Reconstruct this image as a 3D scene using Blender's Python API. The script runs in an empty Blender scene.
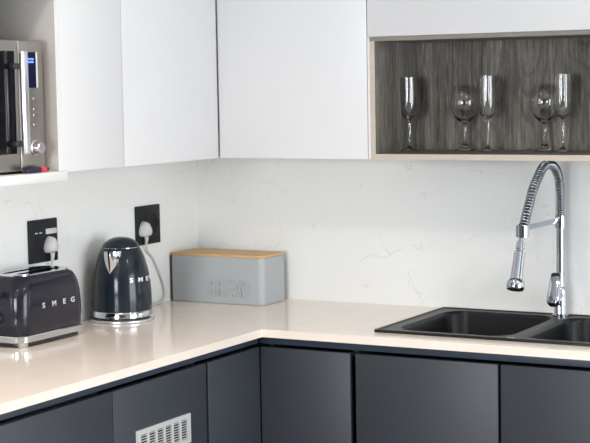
import bpy, bmesh, math, random
from mathutils import Vector, Matrix
R = math.radians
scene = bpy.context.scene
COL = scene.collection
WL = {}                                   # world location of every object built

# ------------------------------------------------------------------ materials
def mat(name, col, rough=.5, metal=0., coat=0., trans=0., ior=1.45, emit=None, estr=0., spec=.5):
    m = bpy.data.materials.new(name); m.use_nodes = True
    b = m.node_tree.nodes['Principled BSDF']
    b.inputs['Base Color'].default_value = (*col, 1)
    b.inputs['Roughness'].default_value = rough
    b.inputs['Metallic'].default_value = metal
    b.inputs['Coat Weight'].default_value = coat
    b.inputs['Coat Roughness'].default_value = .04
    b.inputs['Transmission Weight'].default_value = trans
    b.inputs['IOR'].default_value = ior
    b.inputs['Specular IOR Level'].default_value = spec
    if emit:
        b.inputs['Emission Color'].default_value = (*emit, 1)
        b.inputs['Emission Strength'].default_value = estr
    return m

def nodes(m):
    nt = m.node_tree
    return nt, nt.nodes['Principled BSDF'], (lambda t: nt.nodes.new(t)), nt.links.new

def ramp(n, stops):
    r = n('ShaderNodeValToRGB'); e = r.color_ramp.elements
    e[0].position, e[0].color = stops[0][0], (*stops[0][1], 1)
    e[1].position, e[1].color = stops[-1][0], (*stops[-1][1], 1)
    for p, c in stops[1:-1]:
        k = e.new(p); k.color = (*c, 1)
    return r

def mottled(name, a, b, scale, rough, **kw):
    m = mat(name, a, rough, **kw); nt, bs, n, L = nodes(m)
    tc = n('ShaderNodeTexCoord'); no = n('ShaderNodeTexNoise')
    no.inputs['Scale'].default_value = scale; no.inputs['Detail'].default_value = 5
    rp = ramp(n, [(.35, a), (.65, b)])
    L(tc.outputs['Object'], no.inputs['Vector']); L(no.outputs['Fac'], rp.inputs['Fac']); L(rp.outputs['Color'], bs.inputs['Base Color'])
    return m

def veined(name, base, vein, rough):
    """pale engineered stone: broken hair-thin veins over a cloudy ground"""
    m = mat(name, base, rough); nt, bs, n, L = nodes(m)
    tc = n('ShaderNodeTexCoord')
    warp = n('ShaderNodeTexNoise'); warp.inputs['Scale'].default_value = 7; warp.inputs['Detail'].default_value = 3
    add = n('ShaderNodeMix'); add.data_type = 'VECTOR'; add.inputs['Factor'].default_value = .16
    L(tc.outputs['Object'], warp.inputs['Vector']); L(tc.outputs['Object'], add.inputs[4]); L(warp.outputs['Color'], add.inputs[5])
    vo = n('ShaderNodeTexVoronoi'); vo.feature = 'DISTANCE_TO_EDGE'; vo.inputs['Scale'].default_value = 6
    L(add.outputs[1], vo.inputs['Vector'])
    line = ramp(n, [(.0, (1, 1, 1)), (.011, (0, 0, 0))]); L(vo.outputs['Distance'], line.inputs['Fac'])
    br = n('ShaderNodeTexNoise'); br.inputs['Scale'].default_value = 8; br.inputs['Detail'].default_value = 2
    L(tc.outputs['Object'], br.inputs['Vector'])
    brr = ramp(n, [(.50, (0, 0, 0)), (.64, (1, 1, 1))]); L(br.outputs['Fac'], brr.inputs['Fac'])
    mu = n('ShaderNodeMath'); mu.operation = 'MULTIPLY'; L(line.outputs['Color'], mu.inputs[0]); L(brr.outputs['Color'], mu.inputs[1])
    mx = n('ShaderNodeMix'); mx.data_type = 'RGBA'
    mx.inputs[6].default_value = (*base, 1); mx.inputs[7].default_value = (*vein, 1)
    L(mu.outputs[0], mx.inputs['Factor']); L(mx.outputs[2], bs.inputs['Base Color'])
    return m

def oak(name, stops, axis='Z', rough=.6, rings=0.):
    """grain along one axis: fine streaks, plus dark cathedral figure and a few knots"""
    m = mat(name, stops[0][1], rough, spec=.3); nt, bs, n, L = nodes(m)
    tc = n('ShaderNodeTexCoord'); mp = n('ShaderNodeMapping')
    s = {'X': (.08, 1, 1), 'Y': (1, .08, 1), 'Z': (1, 1, .08)}[axis]
    mp.inputs['Scale'].default_value = s; L(tc.outputs['Object'], mp.inputs['Vector'])
    a = n('ShaderNodeTexNoise'); a.inputs['Scale'].default_value = 150; a.inputs['Detail'].default_value = 6; a.inputs['Roughness'].default_value = .7
    L(mp.outputs['Vector'], a.inputs['Vector'])
    b = n('ShaderNodeTexNoise'); b.inputs['Scale'].default_value = 14; b.inputs['Detail'].default_value = 3
    L(mp.outputs['Vector'], b.inputs['Vector'])
    mi = n('ShaderNodeMix'); mi.inputs['Factor'].default_value = .35
    L(a.outputs['Fac'], mi.inputs[2]); L(b.outputs['Fac'], mi.inputs[3])
    rp = ramp(n, stops); L(mi.outputs[0], rp.inputs['Fac'])
    if not rings:
        L(rp.outputs['Color'], bs.inputs['Base Color']); return m
    mp2 = n('ShaderNodeMapping'); mp2.inputs['Scale'].default_value = tuple(  .16 if k < .5 else 1 for k in s); L(tc.outputs['Object'], mp2.inputs['Vector'])
    c = n('ShaderNodeTexNoise'); c.inputs['Scale'].default_value = 6; c.inputs['Detail'].default_value = 1.5; L(mp2.outputs['Vector'], c.inputs['Vector'])
    w = n('ShaderNodeMath'); w.operation = 'MULTIPLY'; w.inputs[1].default_value = 26; L(c.outputs['Fac'], w.inputs[0])
    fr = n('ShaderNodeMath'); fr.operation = 'FRACT'; L(w.outputs[0], fr.inputs[0])
    ln = ramp(n, [(.0, (0, 0, 0)), (.55, (.15, .15, .15)), (.86, (1, 1, 1)), (1., (0, 0, 0))]); L(fr.outputs[0], ln.inputs['Fac'])
    k = n('ShaderNodeTexNoise'); k.inputs['Scale'].default_value = 5; L(mp2.outputs['Vector'], k.inputs['Vector'])
    kr = ramp(n, [(.48, (0, 0, 0)), (.66, (1, 1, 1))]); L(k.outputs['Fac'], kr.inputs['Fac'])
    mu = n('ShaderNodeMath'); mu.operation = 'MULTIPLY'; L(ln.outputs['Color'], mu.inputs[0]); L(kr.outputs['Color'], mu.inputs[1])
    mr = n('ShaderNodeMath'); mr.operation = 'MULTIPLY'; mr.inputs[1].default_value = rings; L(mu.outputs[0], mr.inputs[0])
    kn = n('ShaderNodeTexVoronoi'); kn.inputs['Scale'].default_value = 8; kn.inputs['Randomness'].default_value = 1; L(tc.outputs['Object'], kn.inputs['Vector'])
    knr = ramp(n, [(.05, (.8, .8, .8)), (.10, (0, 0, 0))]); L(kn.outputs['Distance'], knr.inputs['Fac'])
    mxk = n('ShaderNodeMath'); mxk.operation = 'MAXIMUM'; L(mr.outputs[0], mxk.inputs[0]); L(knr.outputs['Color'], mxk.inputs[1])
    mx = n('ShaderNodeMix'); mx.data_type = 'RGBA'; mx.inputs[7].default_value = tuple(v * .45 for v in stops[0][1]) + (1,)
    L(rp.outputs['Color'], mx.inputs[6]); L(mxk.outputs[0], mx.inputs['Factor']); L(mx.outputs[2], bs.inputs['Base Color'])
    return m

M = {}
M['white'] = mat('white_lacquer', (.70, .70, .712), .34)
M['white_edge'] = mat('white_melamine', (.75, .74, .74), .45)
M['inner'] = mat('shaded_melamine', (.50, .475, .455), .5)  # white side board's niche face, darkened by shade put into its colour
M['niche_shade'] = mottled('shaded_board', (.125, .168, .21), (.145, .19, .235), 3, .6)  # grey-blue tone is the niche's shade, put into the back board's colour
M['anthracite'] = mottled('anthracite_lacquer', (.032, .038, .0475), (.035, .041, .0515), 2, .44)
M['rail'] = mat('dark_anodised', (.040, .055, .080), .38)
M['letter'] = mat('satin_letter', (.82, .82, .82), .35, .5)
M['satin'] = mat('satin_steel', (.80, .80, .82), .28, 1)
M['basin'] = mottled('black_granite_basin', (.004, .005, .007), (.010, .011, .014), 240, .3, spec=.3)
M['carcass'] = mat('dark_board', (.03, .031, .034), .6)
M['quartz'] = mottled('cream_quartz', (.83, .735, .66), (.85, .765, .69), 9, .13)
M['splash'] = veined('veined_quartz', (.79, .80, .79), (.64, .645, .62), .25)
M['paint'] = mottled('wall_paint', (.80, .80, .79), (.82, .82, .81), 2, .8)
M['floor'] = mottled('floor_tile', (.10, .09, .082), (.13, .115, .105), 4, .4)
M['grey_paint'] = mottled('grey_wall_paint', (.115, .115, .12), (.13, .13, .135), 2, .8)
M['light_paint'] = mottled('light_grey_wall_paint', (.44, .445, .45), (.47, .475, .48), 2, .8)
M['oak_v'] = oak('grey_oak_upright', [(.37, (.075, .067, .056)), (.5, (.155, .143, .125)), (.63, (.275, .257, .230))], 'Z', .6, .55)
M['oak_h'] = oak('grey_oak_lengthwise', [(.33, (.095, .090, .08)), (.5, (.165, .156, .142)), (.67, (.25, .238, .22))], 'X')
M['oak_edge'] = oak('pale_oak_edge', [(.3, (.46, .40, .335)), (.7, (.60, .53, .455))], 'X')
M['oak_trim'] = oak('grey_oak_edge', [(.3, (.20, .185, .16)), (.7, (.28, .26, .225))], 'X')
M['bamboo'] = oak('bamboo', [(.3, (.56, .33, .15)), (.7, (.70, .45, .23))], 'X', .5)
M['tap'] = mat('tap_chrome', (.47, .50, .55), .06, 1)
M['chrome'] = mat('chrome', (.60, .62, .65), .07, 1)
M['steel'] = mat('brushed_steel', (.40, .37, .34), .34, 1)
M['slate'] = mat('slate_enamel', (.017, .017, .026), .13, spec=.36)
M['kettle'] = mat('slate_blue_enamel', (.013, .020, .028), .13, spec=.36)
M['bin'] = mat('grey_blue_tin', (.385, .41, .425), .3)
M['black'] = mat('black_plastic', (.016, .017, .020), .4)
M['plate'] = mat('black_plate', (.010, .012, .016), .5, spec=.3)
M['hole'] = mat('socket_hole', (.004, .004, .005), .7)
M['plug'] = mat('pale_grey_plastic', (.56, .56, .575), .45)
M['cord'] = mat('grey_cable', (.58, .57, .56), .5)
M['granite'] = mottled('black_granite', (.006, .006, .007), (.016, .015, .015), 240, .36, spec=.3)
M['glass'] = mat('clear_glass', (1, 1, 1), 0, trans=1, ior=1.5)
M['dark_glass'] = mat('oven_glass', (.006, .006, .008), .08)
M['screen'] = mat('display', (.006, .007, .028), .15, emit=(.01, .015, .16), estr=.12)
M['digits'] = mat('display_digits', (.1, .2, .8), .4, emit=(.12, .22, 1), estr=2.2)
M['navy'] = mat('navy_plastic', (.012, .014, .05), .35)
M['red'] = mat('red_plastic', (.75, .04, .05), .35)
M['grille'] = mat('grille_metal', (.62, .63, .64), .45, .3)
M['speck'] = mat('pale_green_speck', (.55, .68, .58), .5)

# ------------------------------------------------------------------ helpers
def tag(o, label=None, cat=None, group=None, kind=None):
    for k, v in (('label', label), ('category', cat), ('group', group), ('kind', kind)):
        if v: o[k] = v
    return o

def thing(name, loc, label, cat, group=None):
    o = bpy.data.objects.new(name, None); COL.objects.link(o)
    o.empty_display_size = .05; o.location = loc; WL[o] = Vector(loc)
    return tag(o, label, cat, group)

def obj(name, bm, mats, parent=None, smooth=False, angle=35):
    """links a bmesh given in WORLD coordinates as one mesh object"""
    base = WL[parent] if parent else Vector((0, 0, 0))
    bmesh.ops.recalc_face_normals(bm, faces=bm.faces)
    if base.length: bmesh.ops.translate(bm, verts=bm.verts, vec=-base)
    if smooth:
        for f in bm.faces: f.smooth = True
        for e in bm.edges:
            if len(e.link_faces) == 2 and e.calc_face_angle(0) > R(angle): e.smooth = False
    me = bpy.data.meshes.new(name); bm.to_mesh(me); bm.free()
    for m in (mats if isinstance(mats, (list, tuple)) else [mats]): me.materials.append(m)
    o = bpy.data.objects.new(name, me); COL.objects.link(o)
    if parent: o.parent = parent
    WL[o] = base.copy()
    return o

def box(x0, x1, y0, y1, z0, z1, bev=0., seg=2, bm=None, mi=0):
    t = bmesh.new(); bmesh.ops.create_cube(t, size=1)
    for v in t.verts:
        v.co = Vector(((x0 + x1) / 2 + v.co.x * (x1 - x0), (y0 + y1) / 2 + v.co.y * (y1 - y0), (z0 + z1) / 2 + v.co.z * (z1 - z0)))
    if bev: bmesh.ops.bevel(t, geom=list(t.edges), offset=bev, segments=seg, affect='EDGES', profile=.5)
    for f in t.faces: f.material_index = mi
    if bm is None: return t
    return join(bm, t)

def join(bm, t, mtx=None):
    if mtx is not None: bmesh.ops.transform(t, matrix=mtx, verts=t.verts)
    me = bpy.data.meshes.new('tmp'); t.to_mesh(me); t.free(); bm.from_mesh(me); bpy.data.meshes.remove(me)
    return bm

def lathe(prof, cx, cy, n=40, bm=None, z0=0.):
    bm = bm or bmesh.new(); rings = []
    for r, z in prof:
        if r < 1e-6: rings.append([bm.verts.new((cx, cy, z0 + z))])
        else: rings.append([bm.verts.new((cx + r * math.cos(2 * math.pi * i / n), cy + r * math.sin(2 * math.pi * i / n), z0 + z)) for i in range(n)])
    for a, b in zip(rings, rings[1:]):
        for i in range(n):
            j = (i + 1) % n
            if len(a) == 1 and len(b) == 1: continue
            if len(a) == 1: bm.faces.new((a[0], b[j], b[i]))
            elif len(b) == 1: bm.faces.new((a[i], a[j], b[0]))
            else: bm.faces.new((a[i], a[j], b[j], b[i]))
    return bm

def tube(path, rad, n=10, bm=None, caps=True):
    bm = bm or bmesh.new(); P = [Vector(p) for p in path]
    T = [(P[min(i + 1, len(P) - 1)] - P[max(i - 1, 0)]).normalized() for i in range(len(P))]
    up = Vector((0, 0, 1)) if abs(T[0].z) < .9 else Vector((1, 0, 0))
    N = (up - T[0] * up.dot(T[0])).normalized(); rings = []
    for i, p in enumerate(P):
        N = (N - T[i] * N.dot(T[i])).normalized(); B = T[i].cross(N)
        r = rad(i / (len(P) - 1)) if callable(rad) else rad
        rings.append([bm.verts.new(p + (N * math.cos(2 * math.pi * k / n) + B * math.sin(2 * math.pi * k / n)) * r) for k in range(n)])
    for a, b in zip(rings, rings[1:]):
        for k in range(n): bm.faces.new((a[k], a[(k + 1) % n], b[(k + 1) % n], b[k]))
    if caps:
        bm.faces.new(list(reversed(rings[0]))); bm.faces.new(rings[-1])
    return bm

def spline(pts, per=10):
    P = [Vector(p) for p in pts]; P = [P[0] * 2 - P[1]] + P + [P[-1] * 2 - P[-2]]; out = []
    for i in range(1, len(P) - 2):
        a, b, c, d = P[i - 1:i + 3]
        for k in range(per):
            t = k / per
            out.append(.5 * (2 * b + (c - a) * t + (2 * a - 5 * b + 4 * c - d) * t * t + (3 * b - a - 3 * c + d) * t ** 3))
    out.append(P[-2]); return out

def rrect(cx, cy, hx, hy, r, n=6):
    """points of a rounded rectangle, counter-clockwise"""
    rr = r if isinstance(r, tuple) else (r,) * 4; out = []
    for (sx, sy, a0), r in zip(((1, 1, 0), (-1, 1, 90), (-1, -1, 180), (1, -1, 270)), rr):
        r = min(r, hx - 1e-4, hy - 1e-4)
        for i in range(n + 1):
            a = R(a0 + 90 * i / n)
            out.append((cx + sx * (hx - r) + r * math.cos(a), cy + sy * (hy - r) + r * math.sin(a)))
    return out

def loft(loops, bm=None, cap0=True, cap1=True, mi=0):
    bm = bm or bmesh.new(); rs = [[bm.verts.new(p) for p in l] for l in loops]
    for a, b in zip(rs, rs[1:]):
        n = len(a)
        for i in range(n):
            f = bm.faces.new((a[i], a[(i + 1) % n], b[(i + 1) % n], b[i])); f.material_index = mi
    if cap0: bm.faces.new(list(reversed(rs[0]))).material_index = mi
    if cap1: bm.faces.new(rs[-1]).material_index = mi
    return bm

def plate_with_holes(outer, holes, z0, z1):
    """flat plate of any outline with holes, z0 below z1"""
    bm = bmesh.new()
    for z in (z1, z0):
        es = []
        for lp in [outer] + holes:
            vs = [bm.verts.new((x, y, z)) for x, y in lp]
            es += [bm.edges.new((vs[i], vs[(i + 1) % len(vs)])) for i in range(len(vs))]
        bmesh.ops.triangle_fill(bm, edges=es, use_beauty=True)
    for lp in [outer] + holes:
        loft([[(x, y, z0) for x, y in lp], [(x, y, z1) for x, y in lp]], bm, False, False)
    bmesh.ops.remove_doubles(bm, verts=bm.verts, dist=1e-6)
    return bm

def letter(ch, height, depth, wscale=1., bold=0.):
    """one letter, upright in the local XZ plane, facing -Y, centred on x, from z = 0"""
    cu = bpy.data.curves.new('letter', 'FONT'); cu.body = ch; cu.extrude = depth / 2; cu.offset = bold; cu.resolution_u = 4
    cu.align_x = 'CENTER'; cu.size = 1
    o = bpy.data.objects.new('letter', cu); COL.objects.link(o)
    dg = bpy.context.evaluated_depsgraph_get(); dg.update()
    me = bpy.data.meshes.new_from_object(o.evaluated_get(dg))
    bm = bmesh.new(); bm.from_mesh(me)
    bpy.data.objects.remove(o); bpy.data.curves.remove(cu); bpy.data.meshes.remove(me)
    zs = [v.co.y for v in bm.verts]; h = max(zs) - min(zs); k = height / h; lo = min(zs)
    xs = [v.co.x for v in bm.verts]; mx = (min(xs) + max(xs)) / 2
    for v in bm.verts:
        x, y, z = v.co
        v.co = Vector(((x - mx) * k * wscale, -z, (y - lo) * k))
    return bm

def place(bm, pos, facing):
    """turn a letter so that its face looks along 'facing' (horizontal) and stand it at pos"""
    f = Vector(facing).normalized(); x = Vector((0, 0, 1)).cross(f) 
    mtx = Matrix(((x.x, -f.x, 0, pos[0]), (x.y, -f.y, 0, pos[1]), (x.z, -f.z, 1, pos[2]), (0, 0, 0, 1)))
    bmesh.ops.transform(bm, matrix=mtx, verts=bm.verts); return bm

def cells(xs, ys, filled, z0, z1, bm=None):
    """slab made of the filled cells of a grid, without inner faces"""
    bm = bm or bmesh.new(); V = {}
    def v(i, j, z):
        if (i, j, z) not in V: V[i, j, z] = bm.verts.new((xs[i], ys[j], z))
        return V[i, j, z]
    nx, ny = len(xs) - 1, len(ys) - 1
    F = lambda i, j: 0 <= i < nx and 0 <= j < ny and filled((xs[i] + xs[i + 1]) / 2, (ys[j] + ys[j + 1]) / 2)
    for i in range(nx):
        for j in range(ny):
            if not F(i, j): continue
            bm.faces.new((v(i, j, z1), v(i + 1, j, z1), v(i + 1, j + 1, z1), v(i, j + 1, z1)))
            bm.faces.new((v(i, j + 1, z0), v(i + 1, j + 1, z0), v(i + 1, j, z0), v(i, j, z0)))
            for di, dj, a, b in ((-1, 0, (i, j + 1), (i, j)), (1, 0, (i + 1, j), (i + 1, j + 1)), (0, -1, (i, j), (i + 1, j)), (0, 1, (i + 1, j + 1), (i, j + 1))):
                if not F(i + di, j + dj):
                    bm.faces.new((v(*a, z0), v(*b, z0), v(*b, z1), v(*a, z1)))
    return bm

# ------------------------------------------------------------------ the room
RX, RY, RZ = 5.0, -6.6, 2.75
def struct(name, bm, m): return tag(obj(name, bm, m), kind='structure')
struct('floor', box(-.1, RX + .1, RY - .1, .1, -.1, 0), M['floor'])
struct('ceiling', box(-.1, RX + .1, RY - .1, .1, RZ, RZ + .1), M['paint'])
struct('wall_left', box(-.1, -.008, RY - .1, .1, 0, RZ), M['grey_paint'])
struct('backsplash', box(-.0079, 0, -1.86, 0, .86, 1.45), M['splash'])
struct('wall_back', box(0, RX + .1, 0, .1, 0, RZ), M['splash'])
RW = (-2.9, -.7, .30, 2.25)              # window in the right wall: y0, y1, z0, z1
BW = (.5, 2.3, .95, 2.25)                 # glazed opening in the rear wall: x0, x1, z0, z1
t = cells([0, RW[2], RW[3], RZ], [RY, RW[0], RW[1], 0], lambda x, y: not (RW[2] < x < RW[3] and RW[0] < y < RW[1]), 0, .1)
for v in t.verts: v.co = Vector((RX + v.co.z, v.co.y, v.co.x))
struct('wall_right', t, M['light_paint'])
t = cells([0, BW[0], BW[1], RX], [0, BW[2], BW[3], RZ], lambda x, y: not (BW[0] < x < BW[1] and BW[2] < y < BW[3]), 0, .1)
for v in t.verts: v.co = Vector((v.co.x, RY - v.co.z, v.co.y))
struct('wall_rear', t, M['grey_paint'])
t = bmesh.new()
for k in range(4):
    y = RW[0] + (RW[1] - RW[0] - .06) * k / 3; box(RX + .02, RX + .08, y, y + .06, RW[2], RW[3], bm=t)
for z in (RW[2], RW[3] - .06): box(RX + .02, RX + .08, RW[0], RW[1], z, z + .06, bm=t)
struct('window_1', t, M['white_edge'])
t = bmesh.new()
for k in range(4):
    x = BW[0] + (BW[1] - BW[0] - .07) * k / 3; box(x, x + .07, RY - .08, RY - .02, BW[2], BW[3], bm=t)
for z in (BW[2], BW[3] - .07): box(BW[0], BW[1], RY - .08, RY - .02, z, z + .07, bm=t)
struct('window_2', t, M['white_edge'])

# ------------------------------------------------------------------ worktop and base cabinets
CT, ST = .90, .024                        # worktop height and slab thickness
XEND = 1.935; YEND = -1.86
SKH = (.975, 1.875, -.522, -.045)          # cut-out for the sink
t = cells([.001, .62, SKH[0], SKH[1], XEND], [YEND, -.62, SKH[2], SKH[3], -.001],
          lambda x, y: (x < .62 or y > -.62) and not (SKH[0] < x < SKH[1] and SKH[2] < y < SKH[3]), CT - ST, CT)
bmesh.ops.bevel(t, geom=[e for e in t.edges if len(e.link_faces) == 2 and e.calc_face_angle(0) > 1], offset=.0025, segments=2, affect='EDGES')
tag(obj('worktop', t, M['quartz'], smooth=True), 'cream stone L-shaped worktop running along both walls over the dark cabinets', 'worktop')

DT = .842                                 # top of the doors
def base_cabinet(label, side, a, b, top=.845):
    """side 'L': along the left wall from y=a to y=b; side 'B': along the back wall from x=a to x=b"""
    def bx(u0, u1, d0, d1, z0, z1, bev=0, bm=None):
        return box(d0, d1, u0, u1, z0, z1, bev, bm=bm) if side == 'L' else box(u0, u1, -d1, -d0, z0, z1, bev, bm=bm)
    loc = (.3, (a + b) / 2, .1) if side == 'L' else ((a + b) / 2, -.3, .1)
    root = thing('base_cabinet', loc, label, 'cabinet', 'dark handleless base cabinets')
    t = bmesh.new(); w = .016
    bx(a + .0005, a + w, .02, .54, .1, top, bm=t); bx(b - w, b - .0005, .02, .54, .1, top, bm=t)
    bx(a + w, b - w, .02, .54, .1, .1 + w, bm=t); bx(a + w, b - w, .02, .03, .1 + w, .70, bm=t)
    bx(a + w, b - w, .512, .54, .80, .816, bm=t)
    obj('carcass', t, M['carcass'], root)
    obj('kickboard', bx(a + .0005, b - .0005, .515, .531, 0.0005, .0998), M['carcass'], root)
    d = obj('door', bx(a + .0015, b - .0015, .58, .60, .105, DT, .002), M['anthracite'], root, smooth=True)
    return root, d

L_END = [-2.55, -1.84, -1.371, -.8985, -.6025]
base_cabinet('dark grey cabinet at the far left end under the toaster', 'L', L_END[1], L_END[2])
vent, vent_door = base_cabinet('dark grey cabinet with a pale metal vent grille in its door', 'L', L_END[2], L_END[3] - .011)
base_cabinet('narrow dark grey left-wall cabinet between the vented one and the inner corner', 'L', L_END[3], L_END[4])
base_cabinet('dark grey back-wall cabinet next to the inner corner, left of the sink', 'B', .599, .909)
base_cabinet('wide dark grey cabinet under the left sink bowl', 'B', .924, 1.3765, .70)
base_cabinet('dark grey cabinet under the tap and right bowl at the right edge', 'B', 1.3815, 1.93, .70)
# handle profiles and kickboards: continuous strips
t = box(.556, .589, YEND, -.5905, .8505, CT - ST - .0005, .002)
tag(obj('handle_rail', t, M['rail'], smooth=True), 'dark recessed handle strip under the worktop edge along the left wall', 'rail')
t = box(.5905, XEND, -.589, -.5565, .8505, CT - ST - .0005, .002)
tag(obj('handle_rail', t, M['rail'], smooth=True), 'dark recessed handle strip under the worktop edge below the sink', 'rail')

# vent grille in the door of the second cabinet (part of that door's cabinet)
gy0, gy1, gz0, gz1 = -1.270, -1.006, .632, .7155
t = bmesh.new(); gx0, gx1 = .6005, .606
rim_y, rim_z, bar, ncol = .017, .013, .009, 6
cw = (gy1 - gy0 - 2 * rim_y - (ncol - 1) * bar) / ncol
ys = [gy0, gy0 + rim_y]
for k in range(ncol): ys += [ys[-1] + cw] + ([ys[-1] + cw + bar] if k < ncol - 1 else [])
ys.append(gy1)
holes = [(ys[1 + 2 * k], ys[2 + 2 * k]) for k in range(ncol)]
t = cells([gz0, gz0 + rim_z, gz1 - rim_z, gz1], ys, lambda z, y: not (gz0 + rim_z < z < gz1 - rim_z and any(a < y < b for a, b in holes)), gx0, gx1)
for v in t.verts: v.co = Vector((v.co.z, v.co.y, v.co.x))
gr = obj('vent_grille', t, M['grille'], vent); gr['label'] = 'pale metal vent grille'
for a, b in holes:
    s = bmesh.new(); nz = 8
    for i in range(nz):
        z = gz0 + rim_z + (gz1 - gz0 - 2 * rim_z) * (i + .5) / nz
        q = box(-.0013, .0013, a, b, -.0006, .0006)
        join(s, q, Matrix.Translation((.6045, 0, z)) @ Matrix.Rotation(R(30), 4, 'Y'))
    obj('louver_column', s, M['grille'], gr)
obj('backing', box(.6002, .6008, gy0 + .01, gy1 - .01, gz0 + .008, gz1 - .008), M['hole'], gr)

# ------------------------------------------------------------------ wall cabinets
UB, UT = 1.405, 2.32
DLF, DBF = .317, .354                     # front planes of the left and the back wall cabinets
def wall_cabinet(label, box_, door_):
    x0, x1, y0, y1, z0, z1 = box_
    root = thing('wall_cabinet', ((x0 + x1) / 2, (y0 + y1) / 2, z0), label, 'cabinet', 'white wall cabinets')
    obj('body', box(*box_, .001), M['white_edge'], root, smooth=True)
    obj('door', box(*door_, .0018), M['white'], root, smooth=True)
wall_cabinet('wide white wall cabinet on the left wall, next to the corner', (.001, .296, -.886, -.001, UB + .002, UT), (.297, DLF, -.8848, -.358, UB, UT))
wall_cabinet('narrow white wall cabinet between the microwave shelf and the wide left one', (.001, .296, -1.1825, -.888, UB + .002, UT), (.297, DLF, -1.1825, -.8872, UB, UT))
wall_cabinet('white wall cabinet on the back wall between the corner and the glass display shelf', (.2975, .8565, -.333, -.001, UB + .002, UT), (.319, .8550, -DBF, -.334, UB, UT))
wall_cabinet('white wall cabinet above the wood-lined glass shelf', (.858, 2.02, -.333, -.001, 1.7805, UT), (.8575, 2.02, -DBF, -.334, 1.7795, UT))

# oak display shelf for the glasses
NX0, NX1, NB, NZ0, NZ1 = .8655, 2.02, -.05, 1.4045, 1.779
sh = thing('display_shelf', ((NX0 + NX1) / 2, -.2, NZ0), 'open grey oak shelf unit holding the stemmed glasses, under the white cabinets', 'shelf unit')
def edged(bm):                            # the front edge carries a pale edge band
    bmesh.ops.recalc_face_normals(bm, faces=bm.faces)
    for f in bm.faces:
        if f.normal.y < -.9 and f.calc_center_median().y < -.34: f.material_index = 1
    return bm
obj('shelf_board', edged(box(NX0, NX1, -DBF, -.001, NZ0, 1.4215)), [M['oak_h'], M['oak_edge']], sh)
obj('top_board', edged(box(NX0, NX1, -DBF, -.001, 1.766, NZ1)), [M['oak_h'], M['oak_trim']], sh)
obj('side_board', edged(box(NX0, NX0 + .0165, -DBF, -.001, 1.4216, 1.7659)), [M['oak_v'], M['oak_edge']], sh)
obj('side_board', edged(box(NX1 - .0165, NX1, -DBF, -.001, 1.4216, 1.7659)), [M['oak_v'], M['oak_edge']], sh)
obj('back_board', box(NX0 + .0165, NX1 - .0165, NB, -.001, 1.4216, 1.7659), M['oak_v'], sh)
obj('side_strip', box(.8570, NX0 - .0005, -DBF, -.001, UB, 1.7785, .001), M['white_edge'], sh)['label'] = 'narrow white strip at the left of the oak box'

# white niche for the microwave
ny0, ny1 = -1.80, -1.1830
mn = thing('microwave_shelf', (.16, (ny0 + ny1) / 2, 1.385), 'open white wall unit holding the microwave at the left edge', 'shelf unit')
obj('shelf_board', box(.001, .334, ny0, ny1, 1.384, 1.410, .0015), M['white_edge'], mn, smooth=True)
sb = box(.001, DLF, ny1 - .019, ny1, 1.4105, 1.8995)
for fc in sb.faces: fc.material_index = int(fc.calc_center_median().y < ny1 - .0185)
obj('side_board', sb, [M['white_edge'], M['inner']], mn)
obj('side_board', box(.001, DLF, ny0, ny0 + .019, 1.4105, 1.8995, .001), M['white_edge'], mn)
obj('top_board', box(.001, DLF, ny0, ny1, 1.90, 1.918, .001), M['white_edge'], mn)
obj('back_board', box(.001, .012, ny0 + .02, ny1 - .02, 1.4105, 1.8995), M['niche_shade'], mn)
wall_cabinet('white wall cabinet above the microwave shelf', (.001, .296, ny0, ny1, 1.9195, UT), (.297, DLF, ny0, ny1 - .001, 1.9195, UT))

# ------------------------------------------------------------------ microwave
mw = thing('microwave', (.15, -1.46, 1.411), 'stainless steel microwave oven with a blue display in the white wall shelf', 'microwave')
mx = .283; my0, my1, mz0, mz1 = -1.735, -1.2320, 1.4175, 1.7705
obj('body', box(.02, mx, my0 + .004, my1 - .004, mz0 + .004, mz1 - .003, .006), M['steel'], mw, smooth=True)
SEAM = -1.3405
obj('control_panel', box(mx + .0005, mx + .014, SEAM + .001, my1, mz0, mz1, .005, 3), M['steel'], mw, smooth=True)
d = obj('door', box(mx + .0005, mx + .014, my0, SEAM - .001, mz0, mz1, .004, 3), M['steel'], mw, smooth=True)
obj('window', box(mx + .0142, mx + .0155, my0 + .05, -1.357, 1.465, 1.741, .0005), M['dark_glass'], d)['label'] = 'dark glass window'
h = bmesh.new()
yh = -1.3500
t = box(mx + .033, mx + .049, yh - .0125, yh + .0125, 1.462, 1.742, .006, 3)
h = obj('handle', t, M['satin'], d, smooth=True); h['label'] = 'polished vertical bar handle'
for z in (1.492, 1.700): obj('bracket', box(mx + .0142, mx + .034, yh - .03, yh + .006, z - .008, z + .008, .003), M['black'], d, smooth=True)
cp = mw.children[1]
cp = [c for c in mw.children if c.name.startswith('control_panel')][0]
fx = mx + .0142
obj('display', box(fx, fx + .0012, -1.3110, -1.2660, 1.6415, 1.7385, .0004), M['screen'], cp)['label'] = 'dark blue lit display'
obj('trim_line', box(fx, fx + .003, -1.2655, -1.2600, 1.6415, 1.7385, .0008), M['white_edge'], cp)
dg_ = bmesh.new()
for z, yy in ((1.7195, (-1.306, -1.298, -1.289, -1.281)), (1.7115, (-1.307, -1.299, -1.290, -1.282))):
    for y in yy: box(fx + .0013, fx + .0018, y, y + .0055, z - .0025, z + .0025, bm=dg_)
obj('digits', dg_, M['digits'], cp)
for r, z in enumerate((1.613, 1.585, 1.566, 1.541)):
    for c in range(2):
        obj('button', box(fx, fx + .002, -1.309 + c * .026, -1.288 + c * .026, z - .004, z + .004, .0008), M['steel'], cp)
t = lathe([(0, 0), (.021, 0), (.021, .004), (.018, .006), (.017, .022), (.014, .026), (0, .026)], 0, 0, 28)
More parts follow.
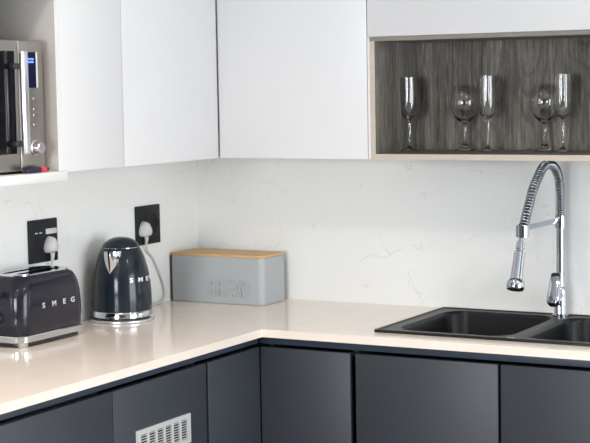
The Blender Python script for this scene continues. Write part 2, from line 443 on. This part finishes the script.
bmesh.ops.transform(t, matrix=Matrix.Translation((fx, -1.2800, 1.4785)) @ Matrix.Rotation(R(90), 4, 'Y'), verts=t.verts)
obj('knob', t, M['satin'], cp, smooth=True)
for x in (.05, .24):
    for y in (my0 + .05, my1 - .06): obj('foot', lathe([(0, 0), (.014, 0), (.014, .0105), (0, .0105)], x, y, 16, z0=1.4105), M['black'], mw)

# little navy and red gadget on the shelf edge
pk = thing('pocket_gadget', (.318, -1.29, 1.4105), 'small navy and red pocket gadget lying in front of the microwave', 'gadget')
t = loft([[(.3155 + s * b, y, 1.4187 + s2 * c) for b, c, s, s2 in [(.008 * k * math.cos(a), .0075 * k * math.sin(a), 1, 1) for a in [2 * math.pi * i / 12 for i in range(12)]]]
          for y, k in ((-1.345, .5), (-1.342, .8), (-1.32, 1), (-1.285, 1), (-1.284, .8))])
obj('handle', t, M['navy'], pk, smooth=True)
t = loft([[(.3155 + .0078 * k * math.cos(a), y, 1.4187 + .0072 * k * math.sin(a)) for a in [2 * math.pi * i / 12 for i in range(12)]]
          for y, k in ((-1.2838, .8), (-1.283, 1), (-1.262, 1), (-1.26, .9))])
obj('cap', t, M['red'], pk, smooth=True)['label'] = 'bright red end'
t = loft([[(.3155 + .0075 * k * math.cos(a), y, 1.4187 + .007 * k * math.sin(a)) for a in [2 * math.pi * i / 12 for i in range(12)]]
          for y, k in ((-1.2598, .9), (-1.255, 1), (-1.249, .8), (-1.246, .4))])
obj('tip', t, M['navy'], pk, smooth=True)

# ------------------------------------------------------------------ glasses
def flute_profile():
    out = [(0, 0), (.031, 0), (.0315, .0015), (.030, .0028), (.014, .006), (.0075, .012), (.0045, .020), (.0054, .030), (.0040, .040), (.0050, .052), (.0038, .064), (.0048, .076), (.0038, .088), (.0052, .100)]
    out += [(.011, .105), (.0180, .110), (.0232, .119), (.0262, .134), (.0275, .155), (.0278, .180), (.0270, .208), (.0262, .233)]
    inn = [(.0252, .233), (.0259, .208), (.0266, .180), (.0263, .156), (.0250, .135), (.0218, .1205), (.0165, .1125), (.009, .1085), (0, .1075)]
    return out + inn
def wine_profile():
    out = [(0, 0), (.033, 0), (.0335, .0015), (.032, .003), (.016, .009), (.0125, .016), (.0075, .024), (.0050, .036), (.0058, .046), (.0045, .058), (.0055, .070), (.0050, .080), (.0085, .086)]
    out += [(.017, .0905), (.0290, .103), (.0385, .120), (.0435, .138), (.0445, .152), (.0425, .168), (.0380, .184), (.0325, .198), (.0305, .203)]
    inn = [(.0294, .203), (.0314, .1975), (.0366, .1835), (.0411, .168), (.0431, .152), (.0421, .1385), (.0372, .121), (.0275, .1052), (.0145, .0965), (0, .0945)]
    return out + inn
SZ = 1.4220
flutes = [(.9015, 'champagne flute standing alone at the left end of the oak shelf'),
          (1.1685, 'champagne flute in the middle pair, right of the first balloon wine glass'),
          (1.4115, 'champagne flute at the right end of the shelf, behind the tap arch')]
wines = [(1.0735, 'balloon wine glass in the middle of the shelf, left of the second flute'),
         (1.3375, 'balloon wine glass right above the tap arch, left of the last flute')]
def glasses(name, prof, cat, group, y, spots):
    proto = None
    for x, lab in spots:
        if proto is None:
            r = thing(name, (x, y, SZ), lab, cat, group)
            ns = 12
            obj('bowl', lathe(prof, x, y, 40, z0=SZ), M['glass'], r, smooth=True, angle=60)
            proto = r
        else:
            r = proto.copy(); COL.objects.link(r); r.location = (x, y, SZ); r['label'] = lab
            for c in proto.children:
                k = c.copy(); COL.objects.link(k); k.parent = r
glasses('champagne_flute', flute_profile(), 'glass', 'champagne flutes on the oak shelf', -.150, flutes)
glasses('wine_glass', wine_profile(), 'glass', 'balloon wine glasses on the oak shelf', -.107, wines)

# ------------------------------------------------------------------ bread bin
bb = thing('bread_bin', (.192, -.109, CT), 'grey blue tin bread bin with a bamboo lid in the corner of the worktop', 'bread bin')
bc = (.1915, -.108); bhx, bhy = .1835, .079
lp = lambda hx, hy, r, z: [(x, y, z) for x, y in rrect(bc[0], bc[1], hx, hy, (r, .004, .004, r), 7)]
t = loft([lp(bhx - .002, bhy - .002, .018, CT + .0005), lp(bhx, bhy, .02, CT + .003), lp(bhx, bhy, .02, CT + .1585), lp(bhx - .0015, bhy - .0015, .019, CT + .160),
          lp(bhx - .003, bhy - .003, .017, CT + .1585), lp(bhx - .003, bhy - .003, .017, CT + .004)], cap1=True)
tin = obj('tin', t, M['bin'], bb, smooth=True)
for i, ch in enumerate('BREAD'):
    w = letter(ch, .058, .0076, .56, .006)
    obj('letter', place(w, (.1775 + i * .0334, bc[1] - bhy - .0002, .926), (0, -1, 0)), M['bin'], tin)
t = loft([lp(bhx - .001, bhy - .001, .02, CT + .1605), lp(bhx, bhy, .021, CT + .1612), lp(bhx, bhy, .021, CT + .1675), lp(bhx - .001, bhy - .001, .02, CT + .1685)])
obj('lid', t, M['bamboo'], bb, smooth=True)['label'] = 'flat bamboo lid'

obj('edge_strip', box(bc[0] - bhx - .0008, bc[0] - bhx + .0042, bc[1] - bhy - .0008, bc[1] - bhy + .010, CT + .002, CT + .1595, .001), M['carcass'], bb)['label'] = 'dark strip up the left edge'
# ------------------------------------------------------------------ kettle
kx, ky = .105, -.62
kt = thing('electric_kettle', (kx, ky, CT), 'dark slate retro electric kettle with chrome spout beside the corner socket', 'kettle')
obj('base_plate', lathe([(0, 0), (.099, 0), (.1018, .002), (.1018, .006), (.099, .008), (0, .008)], kx, ky, 56, z0=CT + .0005), M['satin'], kt, smooth=True)
obj('base_collar', lathe([(0, .0082), (.086, .0082), (.086, .0165), (0, .0165)], kx, ky, 40, z0=CT), M['black'], kt, smooth=True)
obj('base_band', lathe([(0, .0145), (.0925, .0145), (.0955, .016), (.0955, .032), (.094, .0345), (0, .0345)], kx, ky, 56, z0=CT), M['chrome'], kt, smooth=True)
kprof = [(0, .0347), (.0942, .0347), (.0950, .060), (.0945, .085), (.0930, .110), (.0908, .130), (.0872, .152), (.0825, .174), (.0760, .198), (.0700, .214), (.0640, .2265), (.0605, .2335), (0, .2335)]
def krad(z):
    for (a, za), (b, zb) in zip(kprof[1:-1], kprof[2:-1]):
        if za <= z <= zb: return a + (b - a) * (z - za) / (zb - za)
    return .06
body = obj('body', lathe(kprof, kx, ky, 64, z0=CT), M['kettle'], kt, smooth=True, angle=50)
obj('lid', lathe([(0, .2350), (.0596, .2350), (.0590, .2375), (.0550, .2445), (.0480, .2515), (.0375, .2585), (.0240, .2637), (.0105, .2660), (0, .2664)], kx, ky, 56, z0=CT), M['kettle'], kt, smooth=True, angle=50)
obj('lid_ring', lathe([(0, .2337), (.0611, .2337), (.0611, .2348), (0, .2348)], kx, ky, 56, z0=CT), M['chrome'], kt, smooth=True)
# spout: a V-shaped chrome beak that faces along the wall towards the toaster
saz = Vector((.174, -.942, 0)).normalized(); sperp = Vector((-saz.y, saz.x, 0))
loops = []; nA = 12
for i in range(9):
    s = i / 8; z = .2275 - .070 * s; ha = .46 * (1 - s ** 1.5) + .02; pr = .030 * (1 - s) ** 1.25 + .0012
    l = []
    for k in range(nA + 1):
        u = -1 + 2 * k / nA; a = u * ha; rr = krad(z) - .001 + pr * (1 - abs(u) ** 1.6)
        l.append(Vector((kx, ky, CT + z)) + (saz * math.cos(a) + sperp * math.sin(a)) * rr)
    loops.append(l)
t = bmesh.new(); rs = [[t.verts.new(p) for p in l] for l in loops]
for a, b in zip(rs, rs[1:]):
    for k in range(nA): t.faces.new((a[k], a[k + 1], b[k + 1], b[k]))
back = [t.verts.new(Vector((kx, ky, CT + .2275)) + (saz * math.cos(a) + sperp * math.sin(a)) * (krad(.2275) - .003)) for a in (-.40, -.2, 0, .2, .40)]
t.faces.new(rs[0] + list(reversed(back)))
obj('spout', t, M['chrome'], kt, smooth=True, angle=60)['label'] = 'chrome V-shaped spout'
hz = -saz
hp = [hz * .066 + Vector((0, 0, .214)), hz * .095 + Vector((0, 0, .224)), hz * .125 + Vector((0, 0, .212)), hz * .142 + Vector((0, 0, .175)), hz * .143 + Vector((0, 0, .12)), hz * .128 + Vector((0, 0, .075)), hz * .092 + Vector((0, 0, .062))]
obj('handle', tube([Vector((kx, ky, CT)) + p for p in spline(hp, 8)], .0105, 12), M['kettle'], kt, smooth=True)
vd = Vector((.58, -.815, 0)).normalized(); vr = Vector((.8746, .4848, 0))
for ch, deg in zip('SMEG', (20, 41.5, 64, 87)):
    f = vd * math.cos(R(deg)) + vr * math.sin(R(deg)); z = .129
    pos = Vector((kx, ky, CT + z)) + f * (krad(z + .006) - .0004)
    obj('letter', place(letter(ch, .0145, .004, 1.25, .02), pos, f), M['letter'], body)

# ------------------------------------------------------------------ toaster
tx, ty = .0895, -1.052
to = thing('toaster', (tx, ty, CT), 'dark slate retro toaster with chrome top and feet at the left end of the worktop', 'toaster')
def tl(hx, hy, r, z): return [(x, y, CT + z) for x, y in rrect(tx, ty, hx, hy, r, 9)]
t = loft([tl(.0775, .1500, .040, .0335), tl(.0815, .1540, .044, .036), tl(.0832, .1555, .045, .070), tl(.0836, .1550, .046, .105), tl(.0826, .1520, .047, .140),
          tl(.0800, .1470, .047, .166), tl(.0760, .1405, .046, .183), tl(.0705, .1330, .044, .1945), tl(.0635, .1245, .042, .2010), tl(.0560, .1170, .040, .2040)], cap1=False)
tb = obj('body', t, M['slate'], to, smooth=True, angle=60)
sl = [rrect(tx + s * .026, ty,   .0125, .094, .012, 5) for s in (-1, 1)]
t = plate_with_holes(rrect(tx, ty, .0595, .121, .040, 9), sl, CT + .2015, CT + .2060)
obj('top_plate', t, M['chrome'], to, smooth=True)['label'] = 'chrome top plate with two slots'
for s in (-1, 1):
    q = rrect(tx + s * .026, ty, .0135, .095, .012, 5)
    obj('slot', loft([[(x, y, CT + z) for x, y in q] for z in (.10, .2012)], cap1=False), M['hole'], to)
t = loft([tl(.0785, .1500, .041, .0125), tl(.0830, .1550, .045, .015), tl(.0838, .1560, .046, .0305), tl(.0815, .1540, .044, .0333)])
obj('base_band', t, M['chrome'], to, smooth=True)
obj('underside_shade', loft([tl(.0765, .147, .040, z) for z in (.005, .0124)]), M['black'], to)  # black block added under the band, giving the gap its dark shade
for sx in (-1, 1):
    for sy in (-1, 1):
        q = lambda s, z: [(x, y, CT + z) for x, y in rrect(tx + sx * .062, ty + sy * .1275, .0150 * s, .0150 * s, .011 * s, 6)]
        obj('foot', loft([q(.80, .0005), q(.86, .002), q(1, .010), q(1.05, .016)]), M['chrome'], to, smooth=True)
for ch, y in zip('SMEG', (-1.106, -1.057, -1.008, -.968)):
    f = Vector((1, 0, 0)); zz = .112
    xs_ = tx + .0828
    obj('letter', place(letter(ch, .0155, .004, 1.25, .02), (xs_, y, CT + zz - .006), f), M['letter'], tb)
obj('lever', box(tx - .022, tx + .022, ty - .178, ty - .1525, CT + .148, CT + .162, .004, 3), M['black'], to, smooth=True)
t = lathe([(0, 0), (.017, 0), (.017, .004), (.014, .012), (0, .013)], 0, 0, 24)
bmesh.ops.transform(t, matrix=Matrix.Translation((tx, ty - .1552, CT + .085)) @ Matrix.Rotation(R(90), 4, 'X'), verts=t.verts)
obj('dial', t, M['black'], to, smooth=True)

# ------------------------------------------------------------------ sockets, plugs and cords
def socket(label, y0, y1, z0, z1, switch, round_holes):
    so = thing('wall_socket', (0, (y0 + y1) / 2, z0), label, 'wall socket', 'black wall sockets')
    obj('plate', box(.0003, .009, y0, y1, z0, z1, .002), M['plate'], so, smooth=True)
    fx = .0091; k = (y1 - y0)
    for cy_, cz_ in round_holes:
        t = lathe([(0, .0002), (.0125, .0002), (.0150, .0014), (.0165, .0002)], 0, 0, 24)
        bmesh.ops.transform(t, matrix=Matrix.Translation((fx, cy_, cz_)) @ Matrix.Rotation(R(90), 4, 'Y'), verts=t.verts)
        obj('outlet_hole', t, M['hole'], so, smooth=True)
    if switch:
        obj('switch', box(fx, fx + .004, y1 - .060, y1 - .008, z1 - .047, z1 - .030, .0015), M['plug'], so, smooth=True)['label'] = 'pale rocker switch'
        for y in (y0 + .026, y0 + .047): obj('indicator', box(fx, fx + .0012, y, y + .012, z1 - .0425, z1 - .0385, .0004), M['plug'], so)
    return so
socket('black wall socket with a pale switch above the toaster', -.955, -.818, 1.110, 1.2415, True,
       [(-.922, 1.178), (-.922, 1.150), (-.905, 1.165), (-.850, 1.175), (-.850, 1.140)])
socket('black wall socket above the kettle, beside the corner', -.389, -.249, 1.110, 1.2415, False,
       [(-.345, 1.197), (-.287, 1.197), (-.287, 1.160), (-.275, 1.178), (-.350, 1.150)])
def plug_and_cord(label, y, z, path):
    pl = thing('power_cord', (.01, y, z), label, 'power cord', 'grey mains plugs with cords')
    def sec(x, s): # pear-shaped outline, wide below
        pts = []
        for i in range(28):
            a = 2 * math.pi * i / 28; cz_, cy_ = math.cos(a), math.sin(a)
            w = .0225 - .0085 * cz_ if cz_ > -.55 else .0225 + .0047 - (abs(cz_) - .55) * .012
            pts.append((x, y + w * s * cy_, z + (.0300 * s * cz_ if cz_ > -.72 else -.0216 * s)))
        return pts
    obj('plug', loft([sec(.0097, .92), sec(.013, 1), sec(.026, .95), sec(.036, .80), sec(.041, .58)]), M['plug'], pl, smooth=True, angle=60)
    obj('strain_relief', tube([(.026, y, z - .020), (.025, y + .001, z - .034), (.022, y + .002, z - .048)], lambda s: .0075 - .003 * s, 12), M['plug'], pl, smooth=True)
    obj('cable', tube(spline([(.022, y + .002, z - .046)] + path, 10), .0034, 10), M['cord'], pl, smooth=True)
plug_and_cord('grey plug in the toaster socket, its cord dropping behind the toaster', -.868, 1.159,
              [(.012, -.858, 1.085), (.0045, -.852, 1.03), (.0042, -.852, .96), (.0042, -.860, .915), (.004, -.895, .9042)])
plug_and_cord('grey plug in the corner socket, its cord curving down behind the kettle', -.359, 1.161,
              [(.013, -.337, 1.090), (.0075, -.298, 1.062), (.0075, -.263, 1.010), (.0085, -.235, .955), (.010, -.234, .925), (.014, -.262, .9055), (.014, -.335, .904), (.025, -.43, .904), (.045, -.51, .904)])

# ------------------------------------------------------------------ sink
sk = thing('kitchen_sink', (1.42, -.28, CT), 'black double-bowl granite sink set into the worktop', 'sink')
sx0, sx1, sy0, sy1 = .957, 1.895, -.540, -.026
bowls = [(1.186, -.287, .182, .216), (1.598, -.289, .196, .214)]
RT = CT + .0085
holes = [rrect(cx, cy, hx, hy, .065, 8) for cx, cy, hx, hy in bowls]
out = rrect((sx0 + sx1) / 2, (sy0 + sy1) / 2, (sx1 - sx0) / 2, (sy1 - sy0) / 2, .008, 4)
t = bmesh.new(); es = []
inset = rrect((sx0 + sx1) / 2, (sy0 + sy1) / 2, (sx1 - sx0) / 2 - .012, (sy1 - sy0) / 2 - .012, .006, 4)
for l, z in [(inset, RT - .0025)] + [(h, RT - .0025) for h in holes]:
    vs = [t.verts.new((x, y, z)) for x, y in l]; es += [t.edges.new((vs[i], vs[(i + 1) % len(vs)])) for i in range(len(vs))]
bmesh.ops.triangle_fill(t, edges=es, use_beauty=True)
Lz = lambda l, z: [(x, y, z) for x, y in l]
ins2 = rrect((sx0 + sx1) / 2, (sy0 + sy1) / 2, (sx1 - sx0) / 2 - .009, (sy1 - sy0) / 2 - .009, .007, 4)
out2 = rrect((sx0 + sx1) / 2, (sy0 + sy1) / 2, (sx1 - sx0) / 2 - .0015, (sy1 - sy0) / 2 - .0015, .008, 4)
loft([Lz(inset, RT - .0025), Lz(ins2, RT), Lz(out2, RT), Lz(out, RT - .0015), Lz(out, CT + .0004)], t, False, False)
bmesh.ops.remove_doubles(t, verts=t.verts, dist=1e-6)
deck = obj('rim', t, M['granite'], sk, smooth=True)
for cx, cy, hx, hy in bowls:
    q = lambda k, r, z: Lz(rrect(cx, cy, hx - k, hy - k, r, 8), CT + z)
    t = loft([q(0, .065, .006), q(.003, .063, .0005), q(.006, .062, -.006), q(.014, .058, -.15), q(.022, .052, -.168), q(.040, .04, -.176), q(hx - .03, .03, -.178)], cap0=False)
    b = obj('bowl', t, M['basin'], sk, smooth=True)
    obj('drain', lathe([(0, .003), (.012, .003), (.014, .001), (.030, .001), (.036, .0035), (.040, .0005)], cx, cy, 28, z0=CT - .1775), M['chrome'], b, smooth=True)
obj('speck', box(1.372, 1.394, -.5195, -.5125, RT - .0024, RT - .0018, 0), M['speck'], deck)['label'] = 'tiny pale green speck'  # small flat pale green patch lying on the rim between the bowls

# ------------------------------------------------------------------ tap
fx_, fy_ = 1.370, -.058
tp = thing('kitchen_tap', (fx_, fy_, RT), 'tall chrome spring-neck kitchen tap standing behind the black sink', 'tap')
bz = CT + .0062
obj('base_flange', lathe([(0, 0), (.0265, 0), (.0265, .004), (.022, .007), (0, .007)], fx_, fy_, 36, z0=bz), M['tap'], tp, smooth=True)
obj('valve_body', lathe([(0, .007), (.0205, .007), (.0195, .012), (.0195, .080), (.0175, .088), (.0150, .092), (0, .092)], fx_, fy_, 36, z0=bz), M['tap'], tp, smooth=True)
obj('post', lathe([(0, .092), (.0122, .092), (.0122, .300), (0, .300)], fx_, fy_, 24, z0=bz), M['tap'], tp, smooth=True)
# path of the hose in the plane of the spout: dense sleeve on the post, then the arch
yz = [(-.058, 1.205), (-.058, 1.26), (-.060, 1.305), (-.080, 1.350), (-.124, 1.377), (-.170, 1.3835), (-.213, 1.3755), (-.244, 1.357), (-.298, 1.3155), (-.320, 1.287), (-.341, 1.262), (-.367, 1.226), (-.387, 1.203)]
path = spline([(fx_, y, z) for y, z in yz], 40)
obj('hose', tube(path[::6] + [path[-1]], .0078, 12), M['black'], tp, smooth=True)
# even steps along the path, then a helix around it
S = [0.]
for a, b in zip(path, path[1:]): S.append(S[-1] + (b - a).length)
def at(s):
    for i in range(len(S) - 1):
        if S[i + 1] >= s:
            f = (s - S[i]) / max(S[i + 1] - S[i], 1e-9); return path[i].lerp(path[i + 1], f), (path[i + 1] - path[i]).normalized()
    return path[-1], (path[-1] - path[-2]).normalized()
hel = []; s = 0.; th = 0.; X = Vector((1, 0, 0))
while s < S[-1]:
    p, T = at(s); N = T.cross(X).normalized()
    hel.append(p + (X * math.cos(th) + N * math.sin(th)) * .0132)
    u = s / S[-1]; pitch = .0058 if u < .22 else .0104
    th += 2 * math.pi / 12; s += pitch / 12
obj('spring', tube(hel, .0022, 6), M['tap'], tp, smooth=True, angle=180)['label'] = 'coiled chrome spring around the hose'
# clip that carries the spray head
cl = lathe([(.0124, 0), (.0168, 0), (.0168, .038), (.0124, .038), (.0124, 0)], fx_, fy_, 28, z0=1.182)
cl = obj('holder_collar', cl, M['tap'], tp, smooth=True)
ry, rz = -.386, 1.203
obj('holder_arm', box(fx_ - .006, fx_ + .006, ry + .0195, fy_ - .0170, 1.199, 1.215, .003), M['tap'], tp, smooth=True)
t = lathe([(.0150, -.019), (.0200, -.019), (.0200, .015), (.0150, .015), (.0150, -.019)], fx_, ry, 28, z0=rz)
obj('holder_ring', t, M['tap'], tp, smooth=True)
dv = Vector((0, -.446 + .386, 1.043 - 1.203)).normalized()
rotm = Matrix.Translation((fx_, ry - .001, rz)) @ Vector((0, 0, 1)).rotation_difference(dv).to_matrix().to_4x4()
def along(prof):
    t = lathe(prof, 0, 0, 32); bmesh.ops.transform(t, matrix=rotm, verts=t.verts); return t
sp = obj('spray_head', along([(0, .022), (.0085, .022), (.0085, .034), (.0125, .036), (.0125, .056), (.0105, .058), (.0105, .062), (.0165, .066), (.0172, .120), (.0188, .148), (.0255, .156), (.0262, .160), (.0262, .174), (.0240, .178), (0, .178)]), M['tap'], tp, smooth=True)
obj('hose_end', along([(0, -.004), (.0075, -.004), (.0075, .024), (0, .024)]), M['steel'], tp, smooth=True)
t = box(-.005, .005, -.0215, -.0160, .085, .112, .002, 2); bmesh.ops.transform(t, matrix=rotm, verts=t.verts)
obj('button', t, M['black'], sp, smooth=True)
obj('spray_plate', along([(0, .1782), (.021, .1782), (.020, .1795), (0, .1795)]), M['black'], sp, smooth=True)
# lever in front of the body
A, B = Vector((fx_, -.128, .948)), Vector((fx_, -.095, 1.042)); ax = (B - A).normalized(); nn = Vector((1, 0, 0)).cross(ax)
loops = []
for s, w, d in ((-.004, .008, .006), (0, .0135, .009), (.008, .0195, .0120), (.03, .0200, .0115), (.07, .0180, .009), (.096, .0160, .0075), (.1015, .012, .005)):
    c = A + ax * s
    loops.append([c + Vector((1, 0, 0)) * x + nn * y for x, y in rrect(0, 0, w, d, min(w, d) * .7, 4)])
obj('lever', loft(loops), M['tap'], tp, smooth=True, angle=60)
obj('cartridge', tube([(fx_ , -.072, .972), (fx_, -.116, .962)], .0145, 24), M['tap'], tp, smooth=True)

# ------------------------------------------------------------------ light
def area(name, loc, rot, sx, sy, power, col, shape='RECTANGLE', spread=180):
    l = bpy.data.lights.new(name, 'AREA'); l.shape = shape; l.size = sx
    if shape == 'RECTANGLE': l.size_y = sy
    l.energy = power; l.color = col; l.spread = R(spread)
    o = bpy.data.objects.new(name, l); COL.objects.link(o); o.location = loc; o.rotation_euler = rot
    return o
area('daylight_right', (RX + .09, (RW[0] + RW[1]) / 2, (RW[2] + RW[3]) / 2), (0, R(90), 0), RW[3] - RW[2], RW[1] - RW[0], 126, (.93, .97, 1.))
area('daylight_rear', ((BW[0] + BW[1]) / 2, RY - .09, (BW[2] + BW[3]) / 2), (R(90), 0, 0), BW[1] - BW[0], BW[3] - BW[2], 185, (.93, .97, 1.))
for x, y in ((.95, -2.25), (1.5, -3.9), (3.1, -1.9), (3.1, -3.9)):
    lt = thing('ceiling_downlight', (x, y, RZ), ('round recessed downlight in the ceiling over ' + {(.95, -2.25): 'the kitchen corner', (1.5, -3.9): 'the left side of the room', (3.1, -1.9): 'the sink side', (3.1, -3.9): 'the middle of the room'}[(x, y)]), 'ceiling light', 'ceiling downlights')
    obj('ring', lathe([(.138, 0), (.158, 0), (.158, -.008), (.136, -.008), (.138, 0)], x, y, 32, z0=RZ), M['white_edge'], lt, smooth=True)
    area('downlight_lamp', (x, y, RZ - .008), (0, 0, 0), .26, .26, 18 if x < 1 else 24, (1., .88, .76), 'DISK', 135)
w = bpy.data.worlds.new('sky'); scene.world = w; w.use_nodes = True
w.node_tree.nodes['Background'].inputs['Color'].default_value = (.88, .94, 1, 1)
w.node_tree.nodes['Background'].inputs['Strength'].default_value = 2.2

# ------------------------------------------------------------------ camera
f, yaw, pitch, roll = 1560.45, R(29.0092), R(4.9514), R(-1.0068)
fwd = Vector((-math.sin(yaw) * math.cos(pitch), math.cos(yaw) * math.cos(pitch), -math.sin(pitch)))
right = Vector((math.cos(yaw), math.sin(yaw), 0)); up = right.cross(fwd)
r2 = right * math.cos(roll) + up * math.sin(roll); u2 = up * math.cos(roll) - right * math.sin(roll)
cd = bpy.data.cameras.new('camera'); co = bpy.data.objects.new('camera', cd); COL.objects.link(co)
cd.sensor_width = 36; cd.lens = f * 36 / 590; cd.clip_start = .05
co.matrix_world = Matrix(((r2.x, u2.x, -fwd.x, 2.9885), (r2.y, u2.y, -fwd.y, -4.6728), (r2.z, u2.z, -fwd.z, 1.6332), (0, 0, 0, 1)))
scene.camera = co
vs = scene.view_settings
vs.view_transform = 'Standard'; vs.look = 'None'; vs.gamma = 1; vs.use_curve_mapping = False; vs.exposure = 0.04
